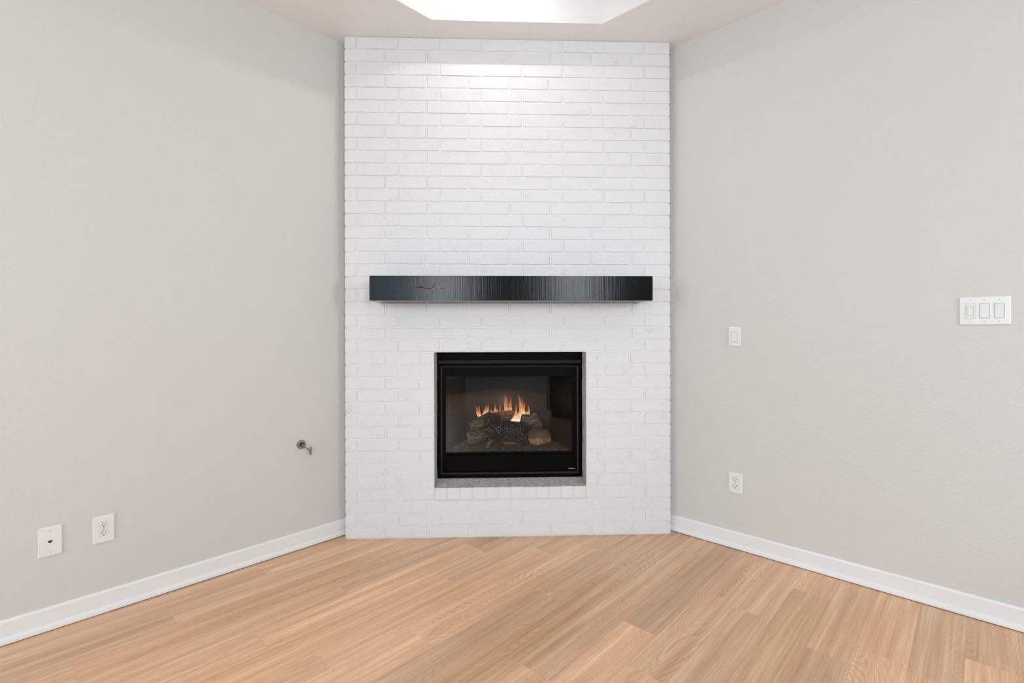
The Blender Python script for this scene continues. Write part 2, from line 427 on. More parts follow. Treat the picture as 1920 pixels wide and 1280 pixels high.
def baseboard(name, run):            # run: 'L' or 'R'
    bm = bmesh.new(); z = .0040
    prof = [(0, z), (.0225, z), (.0225, z+.008), (.0205, z+.017), (.0165, z+.023), (.0125, z+.026), (.0125, .090), (.0105, .0955), (.006, .0985), (0, .0985)]
    s, e = (U0 + .001, 1.580) if run == 'L' else (V0 + .001, 1.455)
    rings = []
    for t in (s, e):
        if run == 'L': rings.append([bm.verts.new((t, V1 - .0005 - d, zz)) for d, zz in prof])
        else: rings.append([bm.verts.new((U1 - .0005 - d, t, zz)) for d, zz in prof])
    n = len(prof)
    for i in range(n): bm.faces.new((rings[0][i], rings[0][(i+1)%n], rings[1][(i+1)%n], rings[1][i]))
    bm.faces.new(rings[0]); bm.faces.new(rings[1])
    return room_obj(name, bm, TRIM)
baseboard('baseboard_left', 'L'); baseboard('baseboard_right', 'R')

# floor boards: each one a piece of the floor; measured end joints where the photograph shows them
PW, VB = .1557, .980
joints = {-6: [1.2], -5: [2.387], -4: [1.30], -3: [2.72, 1.15], -2: [2.35], -1: [1.672, 2.888], 0: [1.912], 1: [1.40, 2.75], 2: [2.205, .9],
          3: [1.845], 4: [1.238, 2.422], 5: [.895, 2.2], 6: [1.62], 7: [.78, 1.965], 8: [1.21], 9: [.232, 1.5], 10: [.576], 11: [1.01], 12: [.4]}
tones = {(0, 1.912): .80, (0, 1.4): 1.12, (5, .895): 1.08, (4, 0): 1.10, (-4, 1.30): .85, (-2, 2.35): 1.0, (2, 2.205): .90, (3, 1.845): .93}
def plank_mesh(L, W):
    bm = bmesh.new(); c = .00035; h = .012
    x, y = L/2 - .0001, W/2 - .0001
    lo = [bm.verts.new(p) for p in ((-x,-y,-h),(x,-y,-h),(x,y,-h),(-x,y,-h))]
    md = [bm.verts.new(p) for p in ((-x,-y,-c),(x,-y,-c),(x,y,-c),(-x,y,-c))]
    hi = [bm.verts.new(p) for p in ((-x+c,-y+c,0),(x-c,-y+c,0),(x-c,y-c,0),(-x+c,y-c,0))]
    for a, b in ((lo, md), (md, hi)):
        for i in range(4): bm.faces.new((a[i], a[(i+1)%4], b[(i+1)%4], b[i]))
    bm.faces.new(hi); bm.faces.new(list(reversed(lo)))
    me = bpy.data.meshes.new('plank'); bm.to_mesh(me); bm.free(); me.materials.append(OAK); return me
rp = random.Random(21)
k0 = math.floor((V0 - VB) / PW)
k1 = math.ceil((V1 - VB) / PW)
for k in range(k0, k1):
    va, vb = max(VB + k*PW, V0), min(VB + (k+1)*PW, V1)
    if vb - va < .004: continue
    cuts = sorted(joints.get(k, []))
    if not cuts: cuts = [rp.uniform(.2, 1.6)]
    while cuts[0] - 1.0 > U0 + .6: cuts.insert(0, cuts[0] - rp.uniform(1.15, 1.95))
    while cuts[-1] + 1.0 < U1 - .5: cuts.append(cuts[-1] + rp.uniform(.95, 1.5))
    cuts = [c for c in cuts if U0 + .12 < c < U1 - .06]
    ed = [U0] + cuts + [U1]
    for i in range(len(ed) - 1):
        L = ed[i+1] - ed[i]
        o = bpy.data.objects.new('plank', plank_mesh(L, vb - va)); C.objects.link(o); o.parent = floor
        o.location = ((ed[i] + ed[i+1]) / 2, (va + vb) / 2, 0)
        t = max(.82, min(1.12, rp.gauss(.97, .07)))
        for (kk, uu), tv in tones.items():
            if kk == k and (abs(ed[i] - uu) < .01 or (uu == 0 and ed[i] < 1.2 < ed[i+1]) or (uu == 1.4 and ed[i+1] > 1.9 and ed[i] < 1.9)): t = tv
        w = rp.uniform(-.03, .03)
        t *= 1.19
        o.color = (t * (1 + w), t, t * (1 - w * 1.4), 1)
        if rp.random() < .5: o.rotation_euler.z = math.pi

# ------------------------------------------------------------------ chimney wall of painted brick (face frame: x along the face, y into it)
FACE = Matrix.Translation((-1.0107, 3.016, 0)) @ Matrix.Rotation(FA, 4, 'Z')
FW = 1.992
OX0, OX1, OZ0, OZ1 = .533, 1.470, .3018, 1.130
bm = bmesh.new()
YF, YB, e = .0052, .100, .003
box(bm, e, OX0 + e, YF, YB, 0, H - .001)
box(bm, OX1 - e, FW - e, YF, YB, 0, H - .001)
box(bm, OX0 + e, OX1 - e, YF, YB, OZ1 + .001, H - .001)
box(bm, OX0 + e, OX1 - e, YF, YB, 0, .226)
for f in bm.faces:                              # the unpainted sides of the firebox opening
    c = f.calc_center_median()
    if abs(f.normal.x) > .9 or True:
        f.normal_update()
        if abs(f.normal.x) > .9 and (abs(c.x - OX0 - e) < .001 or abs(c.x - OX1 + e) < .001): f.material_index = 1
back = link_mesh('wall_back', bm, [MORTAR, RAW]); back.matrix_world = FACE; back['kind'] = 'structure'

rb = random.Random(5)
def brick_mesh(w, h, rg, dep=.014, square=()):
    bm = bmesh.new(); c = .0024
    x, z = w/2, h/2
    j = lambda a=.0011: rg.uniform(-a, a)
    cr = rg.uniform(.002, .006)
    out = [(-x+cr, -z), (-x*.33, -z+j()), (x*.33, -z+j()), (x-cr, -z), (x, -z+cr), (x, z-cr), (x-cr, z), (x*.33, z+j(.0006)), (-x*.33, z+j(.0006)), (-x+cr, z), (-x, z-cr), (-x, -z+cr)]
    A = [bm.verts.new((px, dep, pz)) for px, pz in out]
    B = [bm.verts.new((px, .0020, pz)) for px, pz in out]
    Cc = []
    for px, pz in out:
        cx = rg.uniform(.55, 1.2) * c
        Cc.append(bm.verts.new((px - math.copysign(min(cx, abs(px)), px) * (1 if abs(px) > x - .01 else 0), j(.0005), pz - math.copysign(cx, pz) * (1 if abs(pz) > z - .0075 else .3))))
    for a, b in ((A, B), (B, Cc)):
        for i in range(12): bm.faces.new((a[i], a[(i+1)%12], b[(i+1)%12], b[i]))
    bm.faces.new(Cc)
    fixn(bm)
    me = bpy.data.meshes.new('brick'); bm.to_mesh(me); bm.free(); me.materials.append(BRICK); return me
cache = {}
def brick(x0, x1, z0, z1):
    jw = .0042; l = x0 + (jw if x0 > .001 else -.0012); r = x1 - (jw if x1 < FW - .001 else -.0012)
    if abs(x1 - OX0) < .002: r = x1 + .001
    if abs(x0 - OX1) < .002: l = x0 - .001
    key = (round(r - l, 3), round(z1 - z0, 3)); lst = cache.setdefault(key, [])
    if len(lst) < 8: lst.append(brick_mesh(r - l, z1 - z0 - .0080, rb)); me = lst[-1]
    else: me = rb.choice(lst)
    o = bpy.data.objects.new('brick', me); C.objects.link(o); o.parent = back
    o.location = ((l + r)/2, rb.uniform(-.0006, .0014), (z0 + z1)/2 + rb.uniform(-.0006, .0006))
    o.rotation_euler = (rb.uniform(-.006, .006), 0, rb.uniform(-.004, .004))
A = [0, .242, .4935, .745, .9965, 1.248, 1.4995, 1.751, FW]
B = [0, .0715, .323, .5745, .826, 1.0775, 1.329, 1.5805, 1.832, FW]
zt = H - .002
for row in range(1, 41):
    hgt = .07673 if row <= 22 else .075466
    zb = max(zt - hgt, 0)
    cuts = list(A if row % 2 == 0 else B)
    if row == 21:
        segs = [(cuts[i], cuts[i+1]) for i in range(len(cuts)-1) if cuts[i] < .207 or cuts[i+1] > 1.80]
    elif 26 <= row <= 37:
        if row == 37 or row % 2: Ls, Rs = [0, .0715, .323, OX0], [OX1, 1.5805, 1.832, FW]
        else: Ls, Rs = [0, .242, .451, OX0], [OX1, 1.5392, 1.740, FW]
        segs = list(zip(Ls, Ls[1:])) + list(zip(Rs, Rs[1:]))
    else: segs = list(zip(cuts, cuts[1:]))
    for a, b in segs: brick(a, b, zb + (.002 if row == 40 else 0), zt)
    zt = zb
# sloping sill course
for i in range(12):
    w = (OX1 - OX0 - .006) / 12; x0 = OX0 + .003 + i*w + .0022; x1 = x0 + w - .0044
    bm = bmesh.new(); dz = rb.uniform(-.0012, .0012); f = rb.uniform(-.0015, .0005)
    zb, zf, zr = .2300 + dz, .3035 + dz, .3255
    c = .0035
    P = lambda *p: bm.verts.new(p)
    fr = [P(x0+c, f, zb+c), P(x1-c, f, zb+c), P(x1-c, f, zf-c), P(x0+c, f, zf-c)]
    md = [P(x0, f+.003, zb), P(x1, f+.003, zb), P(x1, f+.003, zf), P(x0, f+.003, zf)]
    bk = [P(x0, .122, zb), P(x1, .122, zb), P(x1, .122, zr), P(x0, .122, zr)]
    bm.faces.new(fr)
    for a_, b_ in ((fr, md), (md, bk)):
        for q in range(4):
            fc = bm.faces.new((a_[q], a_[(q+1)%4], b_[(q+1)%4], b_[q]))
            if a_ is md and q == 2: fc.material_index = 1
    bm.faces.new(list(reversed(bk))); fixn(bm)
    link_mesh('sill_brick', bm, [BRICK, RAW], back)
bm = bmesh.new()                                # mortar under and between the sill bricks
vs, _ = box(bm, OX0 + .003, OX1 - .003, .004, .121, .2275, .3005)
for v_ in vs:
    if v_.co.z > .29 and v_.co.y > .1: v_.co.z = .3235
fixn(bm)
for f in bm.faces:
    if f.normal.z > .5: f.material_index = 1
link_mesh('sill_mortar', bm, [MORTAR, RAW], back)
# rough grey render on the reveals
for sx, xo in ((1, OX0), (-1, OX1)):
    bm = bmesh.new(); nz = 26; rows = []
    for i in range(nz + 1):
        z = .3005 + (1.128 - .3005) * i / nz
        rg = [0.0, .03, .07, .121]
        rows.append([bm.verts.new((xo + sx * (.0035 + .0035 * noise.noise((z*22, y*30, xo*9)) + (.002 if y > .05 else 0)), .0045 + y*.965, z + (y*.19 if i == 0 else 0))) for y in rg])
    for i in range(nz):
        for q in range(3): bm.faces.new((rows[i][q], rows[i][q+1], rows[i+1][q+1], rows[i+1][q]))
    fixn(bm)
    link_mesh('reveal', bm, RAW, back, smooth=True)

# ------------------------------------------------------------------ gas fireplace insert
def FM(x, y, z): return FACE @ Matrix.Translation((x, y, z))
bx0, by0, bz0 = 1.003, .125, .3265
gf = empty('gas_fireplace', FM(bx0, by0, bz0), 'black metal framed gas fireplace with glass front set in the white brick wall', 'fireplace')
def loc(bm): bmesh.ops.translate(bm, vec=(-bx0, -by0, -bz0), verts=bm.verts); fixn(bm)
def ring(bm, x0, x1, z0, z1, w, yf, yb, ch=.0):
    box(bm, x0, x0+w, yf, yb, z0, z1); box(bm, x1-w, x1, yf, yb, z0, z1)
    box(bm, x0+w, x1-w, yf, yb, z0, z0+w); box(bm, x0+w, x1-w, yf, yb, z1-w, z1)
# outer shell
bm = bmesh.new()
box(bm, .541, .556, .130, .50, .328, 1.126); box(bm, 1.449, 1.4635, .130, .50, .328, 1.126)
box(bm, .556, 1.449, .132, .50, .328, .344); box(bm, .556, 1.449, .20, .50, 1.112, 1.126)
box(bm, .556, 1.449, .485, .50, .344, 1.112)
loc(bm); link_mesh('shell', bm, BLACK, gf)
bm = bmesh.new(); box(bm, .545, 1.459, .136, .20, 1.096, 1.126); box(bm, .556, 1.449, .165, .17, 1.045, 1.096)
loc(bm); link_mesh('top_strip', bm, BLACK, gf)
bm = bmesh.new()
vs, _ = box(bm, .546, 1.457, .112, .15, 1.054, 1.074)
for v_ in vs:
    if v_.co.y < .12 and v_.co.z > 1.07: v_.co.y += .008
loc(bm); link_mesh('top_ledge', bm, BLACK2, gf)
# bevelled door frame
bm = bmesh.new()
o0 = (.557, 1.4455, .3455, 1.0455); i0 = (.5725, 1.4300, .3610, 1.0290)
def rc(r, y): return [bm.verts.new(p) for p in ((r[0], y, r[2]), (r[1], y, r[2]), (r[1], y, r[3]), (r[0], y, r[3]))]
mid0 = tuple(a*.55 + b*.45 for a, b in zip(o0, i0))
loops = [rc(o0, .160), rc(o0, .124), rc(mid0, .114), rc(i0, .122), rc(i0, .150)]
for a_, b_ in zip(loops, loops[1:]):
    for q in range(4): bm.faces.new((a_[q], a_[(q+1)%4], b_[(q+1)%4], b_[q]))
loc(bm); link_mesh('door_frame', bm, BLACK2, gf)
# face panel around the glass
GX0, GX1, GZ0, GZ1 = .594, 1.4005, .4865, .970
bm = bmesh.new()
box(bm, .5735, GX0, .128, .142, .470, 1.0285); box(bm, GX1, 1.4295, .128, .142, .470, 1.0285)
box(bm, GX0, GX1, .128, .142, GZ1, 1.0285); box(bm, GX0, GX1, .128, .142, .4755, GZ0)
loc(bm); link_mesh('glass_surround', bm, BLACK, gf)
bm = bmesh.new(); plate(bm, .5745, 1.4285, .3665, .4715, .1245, .140, .0025); loc(bm); link_mesh('lower_panel', bm, BLACK, gf)
bm = bmesh.new(); box(bm, .57, 1.433, .141, .144, .350, .4865); loc(bm); link_mesh('back_plate', bm, VOID, gf)
bm = bmesh.new(); box(bm, GX0, GX1, .1345, .1375, GZ0, GZ1); loc(bm); link_mesh('glass', bm, FIREGLASS, gf)
# firebox liner, open at the front
bm = bmesh.new()
fr = [(.592, .146, .478), (1.4025, .146, .478), (1.4025, .146, .985), (.592, .146, .985)]
bk = [(.70, .470, .478), (1.295, .470, .478), (1.295, .470, .985), (.70, .470, .985)]
F_ = [bm.verts.new(p) for p in fr]; B_ = [bm.verts.new(p) for p in bk]
for q in range(4): bm.faces.new((F_[q], F_[(q+1)%4], B_[(q+1)%4], B_[q]))
bm.faces.new(B_)
loc(bm)
bmesh.ops.reverse_faces(bm, faces=bm.faces)
ln = link_mesh('firebox_liner', bm, LINER, gf)
# small printed maker's mark
tcv = bpy.data.curves.new('logo', 'FONT'); tcv.body = 'Heatilator'; tcv.size = .0105; tcv.extrude = .0002; tcv.align_x = 'CENTER'
tmp = bpy.data.objects.new('logo_tmp', tcv); C.objects.link(tmp)
dg = bpy.context.evaluated_depsgraph_get(); dg.update()
me = bpy.data.meshes.new_from_object(tmp.evaluated_get(dg)); bpy.data.objects.remove(tmp); me.materials.clear(); me.materials.append(LOGO)
lg = bpy.data.objects.new('logo', me); C.objects.link(lg); lg.parent = gf
lg.location = (1.398 - bx0, .1241 - by0, .3765 - bz0); lg.rotation_euler = (R(90), 0, 0); lg['label'] = "tiny silver maker's mark"

# ------------------------------------------------------------------ fire, logs and embers
def face_obj(o, x=0, y=0, z=0): o.matrix_world = FM(x, y, z); return o
bm = bmesh.new(); rg = random.Random(3)
nx, ny = 76, 28
g = [[None]*(ny+1) for _ in range(nx+1)]
for i in range(nx+1):
    for j_ in range(ny+1):
        t = j_/ny; y = .150 + t*.315; xl = .597 + (.704-.597)*t; xr = 1.398 - (1.398-1.291)*t
        x = xl + (xr-xl)*i/nx
        g[i][j_] = bm.verts.new((x, y, .4845 + .008*t + .006*noise.noise((x*60, y*60, 1)) + rg.uniform(0, .005)))
for i in range(nx):
    for j_ in range(ny): bm.faces.new((g[i][j_], g[i+1][j_], g[i+1][j_+1], g[i][j_+1]))
fixn(bm)
eb = face_obj(link_mesh('ember_bed', bm, EMBER)); tag(eb, 'loose grey ash and ember granules covering the firebox floor under the logs', 'embers', kind='stuff')

def log(name, pts, rads, mats, label, squash=1.0, rough=.10, seed=0, seg=20, sub=5, endcap=True):
    """A log along pts with bark relief; mats = [bark, cut face]."""
    P = [Vector(p) for p in pts]; n = len(P)
    path, rr = [], []
    for i in range(n-1):
        for s_ in range(sub):
            t = s_/sub
            p0, p1, p2, p3 = P[max(i-1,0)], P[i], P[i+1], P[min(i+2,n-1)]
            path.append(.5*((2*p1) + (p2-p0)*t + (2*p0-5*p1+4*p2-p3)*t*t + (3*p1-p0-3*p2+p3)*t**3)); rr.append(rads[i]*(1-t)+rads[i+1]*t)
    path.append(P[-1]); rr.append(rads[-1])
    c0 = Vector(pts[0]); bm = bmesh.new()
    rings = tube(bm, path, rr, seg, squash)
    bm.normal_update()
    for rI, ring_ in enumerate(rings):
        for v_ in ring_:
            d = v_.co - path[rI]
            k = 1 + rough * 1.4 * noise.noise(v_.co*26 + Vector((seed*7, 0, 0))) + rough * noise.noise(v_.co*70 + Vector((seed*3, 5, 0)))
            v_.co = path[rI] + d*k
    for f in bm.faces:
        if len(f.verts) > 4: f.material_index = 1; f.smooth = False
        else: f.smooth = True
    big = [f for f in bm.faces if len(f.verts) > 4]
    ins = bmesh.ops.inset_region(bm, faces=big, thickness=min(rads)*.16, depth=0)
    for f in ins['faces']: f.material_index = 0
    bmesh.ops.translate(bm, vec=-c0, verts=bm.verts); fixn(bm)
    o = face_obj(link_mesh(name, bm, mats), *c0)
    tag(o, label, 'log', 'ceramic logs in the fireplace')
    return o
log('ceramic_log', [(.745,.262,.628),(.80,.275,.648),(.87,.295,.672),(.930,.315,.662)], [.030,.035,.040,.032], [BARK_CHAR, CUT],
    'upper left ceramic log with a round cut end, leaning on the lower left log', seed=1)
log('ceramic_log', [(.733,.262,.548),(.76,.275,.552),(.815,.305,.552),(.845,.33,.55)], [.044,.050,.048,.040], [BARK, CUT],
    'short thick ceramic log at the lower left, tan cut face turned left', seed=2)
log('ceramic_log', [(.890,.392,.666),(.95,.388,.674),(1.014,.382,.678),(1.03,.382,.674)], [.030,.033,.034,.026], [BARK_RED, BARK_RED],
    'reddish ceramic log lying at the back in the middle below the tallest flame', seed=3)
log('charred_log', [(.845,.240,.606),(.91,.230,.612),(.985,.222,.612),(1.045,.215,.592),(1.092,.208,.540)], [.024,.044,.064,.058,.032], [CHAR, CHAR],
    'large black charred ceramic log with grey checkered surface lying across the middle', rough=.16, seed=4, seg=28, sub=8)
log('ceramic_log', [(1.083,.340,.668),(1.13,.335,.655),(1.178,.345,.636),(1.208,.350,.616)], [.026,.036,.034,.026], [BARK, BARK_RED],
    'ceramic log sloping down to the right, behind the charred log', seed=5)
log('ceramic_log', [(1.155,.415,.672),(1.180,.410,.642),(1.200,.402,.600),(1.205,.40,.55)], [.034,.037,.036,.030], [BARK_RED, BARK_RED],
    'reddish upright log end at the back right of the pile', seed=6)
log('ceramic_log', [(1.128,.262,.542),(1.17,.262,.550),(1.225,.270,.552),(1.268,.285,.530)], [.038,.056,.054,.028], [SCRAPED, BARK],
    'rounded thick ceramic log at the lower right with tan scraped front', rough=.12, seed=7)
log('ceramic_twig', [(.846,.172,.508),(.856,.176,.518),(.872,.182,.538),(.885,.185,.556)], [.0165,.016,.014,.012], [BARK, CUT],
    'short thin stub with pale cut end at the lower left front of the pile', seed=8, seg=12)
log('charred_twig', [(.862,.205,.575),(.870,.200,.555),(.880,.198,.535),(.888,.196,.515)], [.014,.012,.011,.009], [CHAR, CHAR],
    'thin charred branch standing just right of the pale cut stub', rough=.25, seed=9, seg=12)
log('charred_twig', [(.915,.190,.552),(.932,.185,.535),(.955,.18,.512)], [.017,.019,.012], [CHAR, CHAR],
    'small charred chunk below the left part of the big charred log', rough=.3, seed=10, seg=12)
log('ceramic_twig', [(.955,.235,.517),(1.0,.235,.522),(1.07,.25,.524)], [.010,.012,.010], [BARK_RED, BARK_RED],
    'thin reddish brown stick lying flat under the big charred log', seed=11, seg=10)
log('charred_twig', [(1.058,.164,.552),(1.072,.163,.536),(1.088,.162,.512)], [.016,.021,.009], [CHAR, CHAR],
    'tapering charred piece pointing down at the right end of the big charred log', rough=.28, seed=12, seg=14)
fl = bpy.data.lights.new('firelight', 'POINT'); fl.energy = .35; fl.color = (1.0, .55, .25); fl.shadow_soft_size = .06
flo = bpy.data.objects.new('firelight', fl); C.objects.link(flo); flo.matrix_world = FM(.98, .425, .76)
# fire
fire = empty('fire', FM(.96, .43, .655), 'orange and yellow flames rising behind the logs', 'fire')
def flame(pts, base_r, seed):
    pts = [Vector((1.0 + (x - 1.0) * 1.016, .430 + y, EYE + (z - EYE) * 1.018)) for x, y, z in pts]
    rg = random.Random(seed); path, rr, hh = [], [], []
    n = len(pts); S = 7
    for i in range(n-1):
        for s_ in range(S):
            t = s_/S; p0, p1, p2, p3 = pts[max(i-1,0)], pts[i], pts[i+1], pts[min(i+2,n-1)]
            path.append(.5*((2*p1) + (p2-p0)*t + (2*p0-5*p1+4*p2-p3)*t*t + (3*p1-p0-3*p2+p3)*t**3))
    path.append(pts[-1]); N = len(path)
    for i in range(N):
        t = i/(N-1); rr.append(base_r * max(.03, (1-t)**.8 * (1 + .22*math.sin(t*9 + seed)) )); hh.append(t)
    bm = bmesh.new(); c0 = Vector((.96, .43, .655)); lay = bm.verts.layers.float.new('heat')
    rings = tube(bm, path, rr, 10, .35)
    heat = {}
    for i, r_ in enumerate(rings):
        for v_ in r_: heat[v_] = hh[i]
    for v_, h_ in heat.items(): v_[lay] = h_
    bmesh.ops.translate(bm, vec=-c0, verts=bm.verts); fixn(bm)
    link_mesh('flame', bm, FLAME, fire, smooth=True)
FL_ = [([(.834,.004,.640),(.826,.004,.680),(.832,.004,.715)], .016), ([(.905,.002,.668),(.900,.002,.69),(.896,.002,.712)], .014), ([(.985,.004,.645),(.975,.004,.68),(.972,.004,.72)], .016), ([(1.072,.004,.638),(1.070,.004,.67),(1.076,.004,.715)], .017), ([(1.108,.004,.648),(1.102,.004,.675),(1.110,.004,.71)], .016), ([(.946,.004,.672),(.952,.004,.69),(.957,.004,.715)], .009),
       ([(.820,0,.630),(.800,0,.694),(.772,0,.753)], .017), ([(.812,.006,.640),(.802,.006,.705),(.797,.006,.760)], .013),
       ([(.828,-.006,.650),(.842,-.006,.712),(.858,-.006,.767)], .017), ([(.845,.01,.660),(.858,.01,.715),(.868,.01,.768)], .011),
       ([(.806,.01,.66),(.786,.01,.70),(.778,.01,.728)], .011),
       ([(.898,0,.675),(.884,0,.704),(.881,0,.736)], .009), ([(.914,.005,.672),(.910,.005,.730),(.907,.005,.766)], .010),
       ([(.930,-.004,.672),(.942,-.004,.715),(.947,-.004,.757)], .010), ([(.922,.01,.672),(.926,.01,.70),(.922,.01,.73)], .009),
       ([(.998,0,.650),(.984,0,.722),(.984,0,.790),(.976,0,.832)], .019), ([(1.008,.006,.648),(1.014,.006,.729),(1.018,.006,.812)], .017),
       ([(1.000,-.006,.648),(1.002,-.006,.710),(1.000,-.006,.768)], .019), ([(1.025,-.006,.640),(1.030,-.006,.680),(1.022,-.006,.72)], .016),
       ([(1.060,0,.640),(1.053,0,.706),(1.058,0,.762)], .017), ([(1.044,.006,.640),(1.040,.006,.680),(1.032,.006,.718)], .012),
       ([(1.090,0,.645),(1.084,0,.735),(1.080,0,.785),(1.062,0,.836)], .015), ([(1.098,.007,.645),(1.101,.007,.728),(1.097,.007,.808)], .016),
       ([(1.085,-.007,.640),(1.078,-.007,.690),(1.090,-.007,.75)], .018),
       ([(1.113,0,.655),(1.106,0,.712),(1.118,0,.775)], .015), ([(1.128,.005,.655),(1.142,.005,.705),(1.137,.005,.753)], .014),
       ([(1.120,.01,.65),(1.128,.01,.685),(1.122,.01,.72)], .014)]
for i, (p, r_) in enumerate(FL_): flame(p, r_, i)

# ------------------------------------------------------------------ mantel beam
mb = empty('mantel_beam', FM(1.0055, 0, 1.432), 'thick black rough-sawn wooden mantel beam fixed across the white brick wall', 'mantel')
bm = bmesh.new(); box(bm, -.7985, .7985, -.25, -.0015, 0, .1395)
bmesh.ops.bevel(bm, geom=list(bm.edges), offset=.0022, segments=2, affect='EDGES'); fixn(bm)
link_mesh('beam', bm, BEAM, mb)
def knot_cracks():
    bm = bmesh.new(); rg = random.Random(4)
    for (x, z, L, a) in ((-.525,.073,.05,.05),(-.495,.069,.045,-.3),(-.462,.07,.045,.15),(-.44,.085,.04,1.2),(-.45,.045,.022,1.7),(-.515,.078,.02,-.2),(-.39,.066,.02,.2),(-.475,.095,.018,1.0)):
        n = 6; pts = []
        for i in range(n):
            t = i/(n-1) - .5
            pts.append((x + L*t*math.cos(a) + rg.uniform(-.002,.002), -.2502, z + L*t*math.sin(a) + rg.uniform(-.0025,.0025)))
        tube(bm, pts, [.0004,.0012,.0017,.0014,.0011,.0003], 6, .25)
    fixn(bm); return bm
link_mesh('knot', knot_cracks(), VOID, mb)

# ------------------------------------------------------------------ wall plates
def LM(u, z): return Matrix.Translation(uvw(u, V1, z)) @ Matrix.Rotation(PHI, 4, 'Z')
def RM(v, z): return Matrix.Translation(uvw(U1, v, z)) @ Matrix.Rotation(PHI - R(90), 4, 'Z')
def part(name, parent, mat, fn, smooth=False, label=None):
    bm = bmesh.new(); fn(bm); fixn(bm); o = link_mesh(name, bm, mat, parent, smooth)
    if label: o['label'] = label
    return o
def cover(parent, w, h): part('cover_plate', parent, PLASTIC, lambda b: plate(b, -w/2, w/2, -h/2, h/2, -.0065, -.0004, .0035))
def screw(parent, x, z):
    s = part('screw', parent, SCREW, lambda b: disc(b, x, z, .0032, -.0074, -.0060, 12))
    part('screw_slot', s, DARK, lambda b: box(b, x-.0024, x+.0024, -.00755, -.0073, z-.0004, z+.0004))
def outlet(name, M, w, h, label):
    o = empty(name, M, label, 'outlet'); cover(o, w, h)
    for s in (1, -1):
        cz = s*.0195
        def rec(b, grow=0, y=-.0082, yb=-.006):
            R_ = .0172 + grow; pts = []
            for k in range(32):
                an = 2*math.pi*k/32; pts.append((R_*math.cos(an), max(-.0142-grow, min(.0142+grow, R_*math.sin(an)))))
            a = [b.verts.new((px, y, cz+pz)) for px, pz in pts]; c_ = [b.verts.new((px, yb, cz+pz)) for px, pz in pts]
            b.faces.new(a); b.faces.new(c_)
            for k in range(32): b.faces.new((a[k], a[(k+1)%32], c_[(k+1)%32], c_[k]))
        part('receptacle_gap', o, GAP, lambda b: rec(b, .0007, -.0068))
        r_ = part('receptacle', o, PLASTIC2, rec)
        part('slot', r_, DARK, lambda b: box(b, -.0073, -.0053, -.0085, -.0081, cz+.0002, cz+.0085))
        part('slot', r_, DARK, lambda b: box(b, .0053, .0073, -.0085, -.0081, cz+.0010, cz+.0080))
        part('ground_hole', r_, DARK, lambda b: disc(b, 0, cz-.0068, .0026, -.0085, -.0081, 12))
    screw(o, 0, 0)
    return o
def rocker(parent, x, ht=.0665, w=.0325, tilt=1):
    part('rocker_gap', parent, GAP, lambda b: box(b, x-w/2-.0008, x+w/2+.0008, -.0068, -.006, -ht/2-.0008, ht/2+.0008))
    def rk(b):
        vs = []
        for xx in (x-w/2+.0006, x+w/2-.0006):
            vs.append([b.verts.new(p) for p in ((xx,-.0062,-ht/2+.0006),(xx,-.0098 if tilt > 0 else -.0072,-ht/2+.0010),(xx,-.0080,0),(xx,-.0072 if tilt > 0 else -.0098,ht/2-.0010),(xx,-.0062,ht/2-.0006))])
        for i in range(4): b.faces.new((vs[0][i], vs[0][i+1], vs[1][i+1], vs[1][i]))
        b.faces.new(vs[0]); b.faces.new(vs[1]); b.faces.new((vs[0][0], vs[0][4], vs[1][4], vs[1][0]))
    part('rocker', parent, PLASTIC2, rk)
o = empty('data_wall_plate', LM(.1955, .3735), 'white wall plate with one dark data socket, leftmost plate on the left wall', 'wall plate')
cover(o, .0775, .1235); screw(o, 0, .045); screw(o, 0, -.045)
part('socket_frame', o, PLASTIC2, lambda b: box(b, -.0105, .0105, -.0075, -.006, -.0105, .0105))
def jack(b):
    for x0, x1, z0, z1 in ((-.0072,.0072,-.0015,.0045),(-.0050,.0050,-.0038,-.0015),(-.0025,.0025,-.0056,-.0038)): box(b, x0, x1, -.0078, -.0074, z0, z1)
part('socket', o, DARK, jack)
outlet('power_outlet', LM(.373, .3745), .078, .121, 'white double power outlet low on the left wall, right of the data plate')
outlet('power_outlet', RM(1.037, .377), .0755, .1185, 'white double power outlet low on the right wall, below the single light switch')
o = empty('light_switch', RM(1.0405, 1.2255), 'small white single rocker light switch on the right wall near the fireplace', 'light switch')
cover(o, .068, .1105); rocker(o, 0, .062, .0315)
o = empty('light_switch', RM(-.0115, 1.347), 'wide white three-gang switch plate at the right edge, with one rounded button and two rockers', 'light switch')
cover(o, .163, .122)
for x in (-.0455, 0, .0465): screw(o, x, .047); screw(o, x, -.047)
rocker(o, 0, .063, .0315); rocker(o, .0465, .063, .0315, -1)
part('button_frame_gap', o, GAP, lambda b: box(b, -.0622, -.0288, -.0068, -.006, -.0338, .0338))
part('button_frame', o, PLASTIC2, lambda b: plate(b, -.0616, -.0294, -.0330, .0330, -.0078, -.0060, .001))
def rrect(b, cx, w, h, r, y0, y1):
    pts = []
    for sx, sz, a0 in ((1,1,0),(-1,1,90),(-1,-1,180),(1,-1,270)):
        for k in range(5):
            an = R(a0 + 22.5*k); pts.append((cx + sx*(w/2-r) + r*math.cos(an), sz*(h/2-r) + r*math.sin(an)))
    a = [b.verts.new((x, y0, z)) for x, z in pts]; c_ = [b.verts.new((x, y1, z)) for x, z in pts]; n = len(pts)
    b.faces.new(a); b.faces.new(c_)
    for k in range(n): b.faces.new((a[k], a[(k+1)%n], c_[(k+1)%n], c_[k]))
part('button_gap', o, GAP, lambda b: rrect(b, -.0455, .0225, .0435, .006, -.0081, -.0077))
part('button', o, PLASTIC2, lambda b: rrect(b, -.0455, .0200, .0410, .0055, -.0100, -.0079))
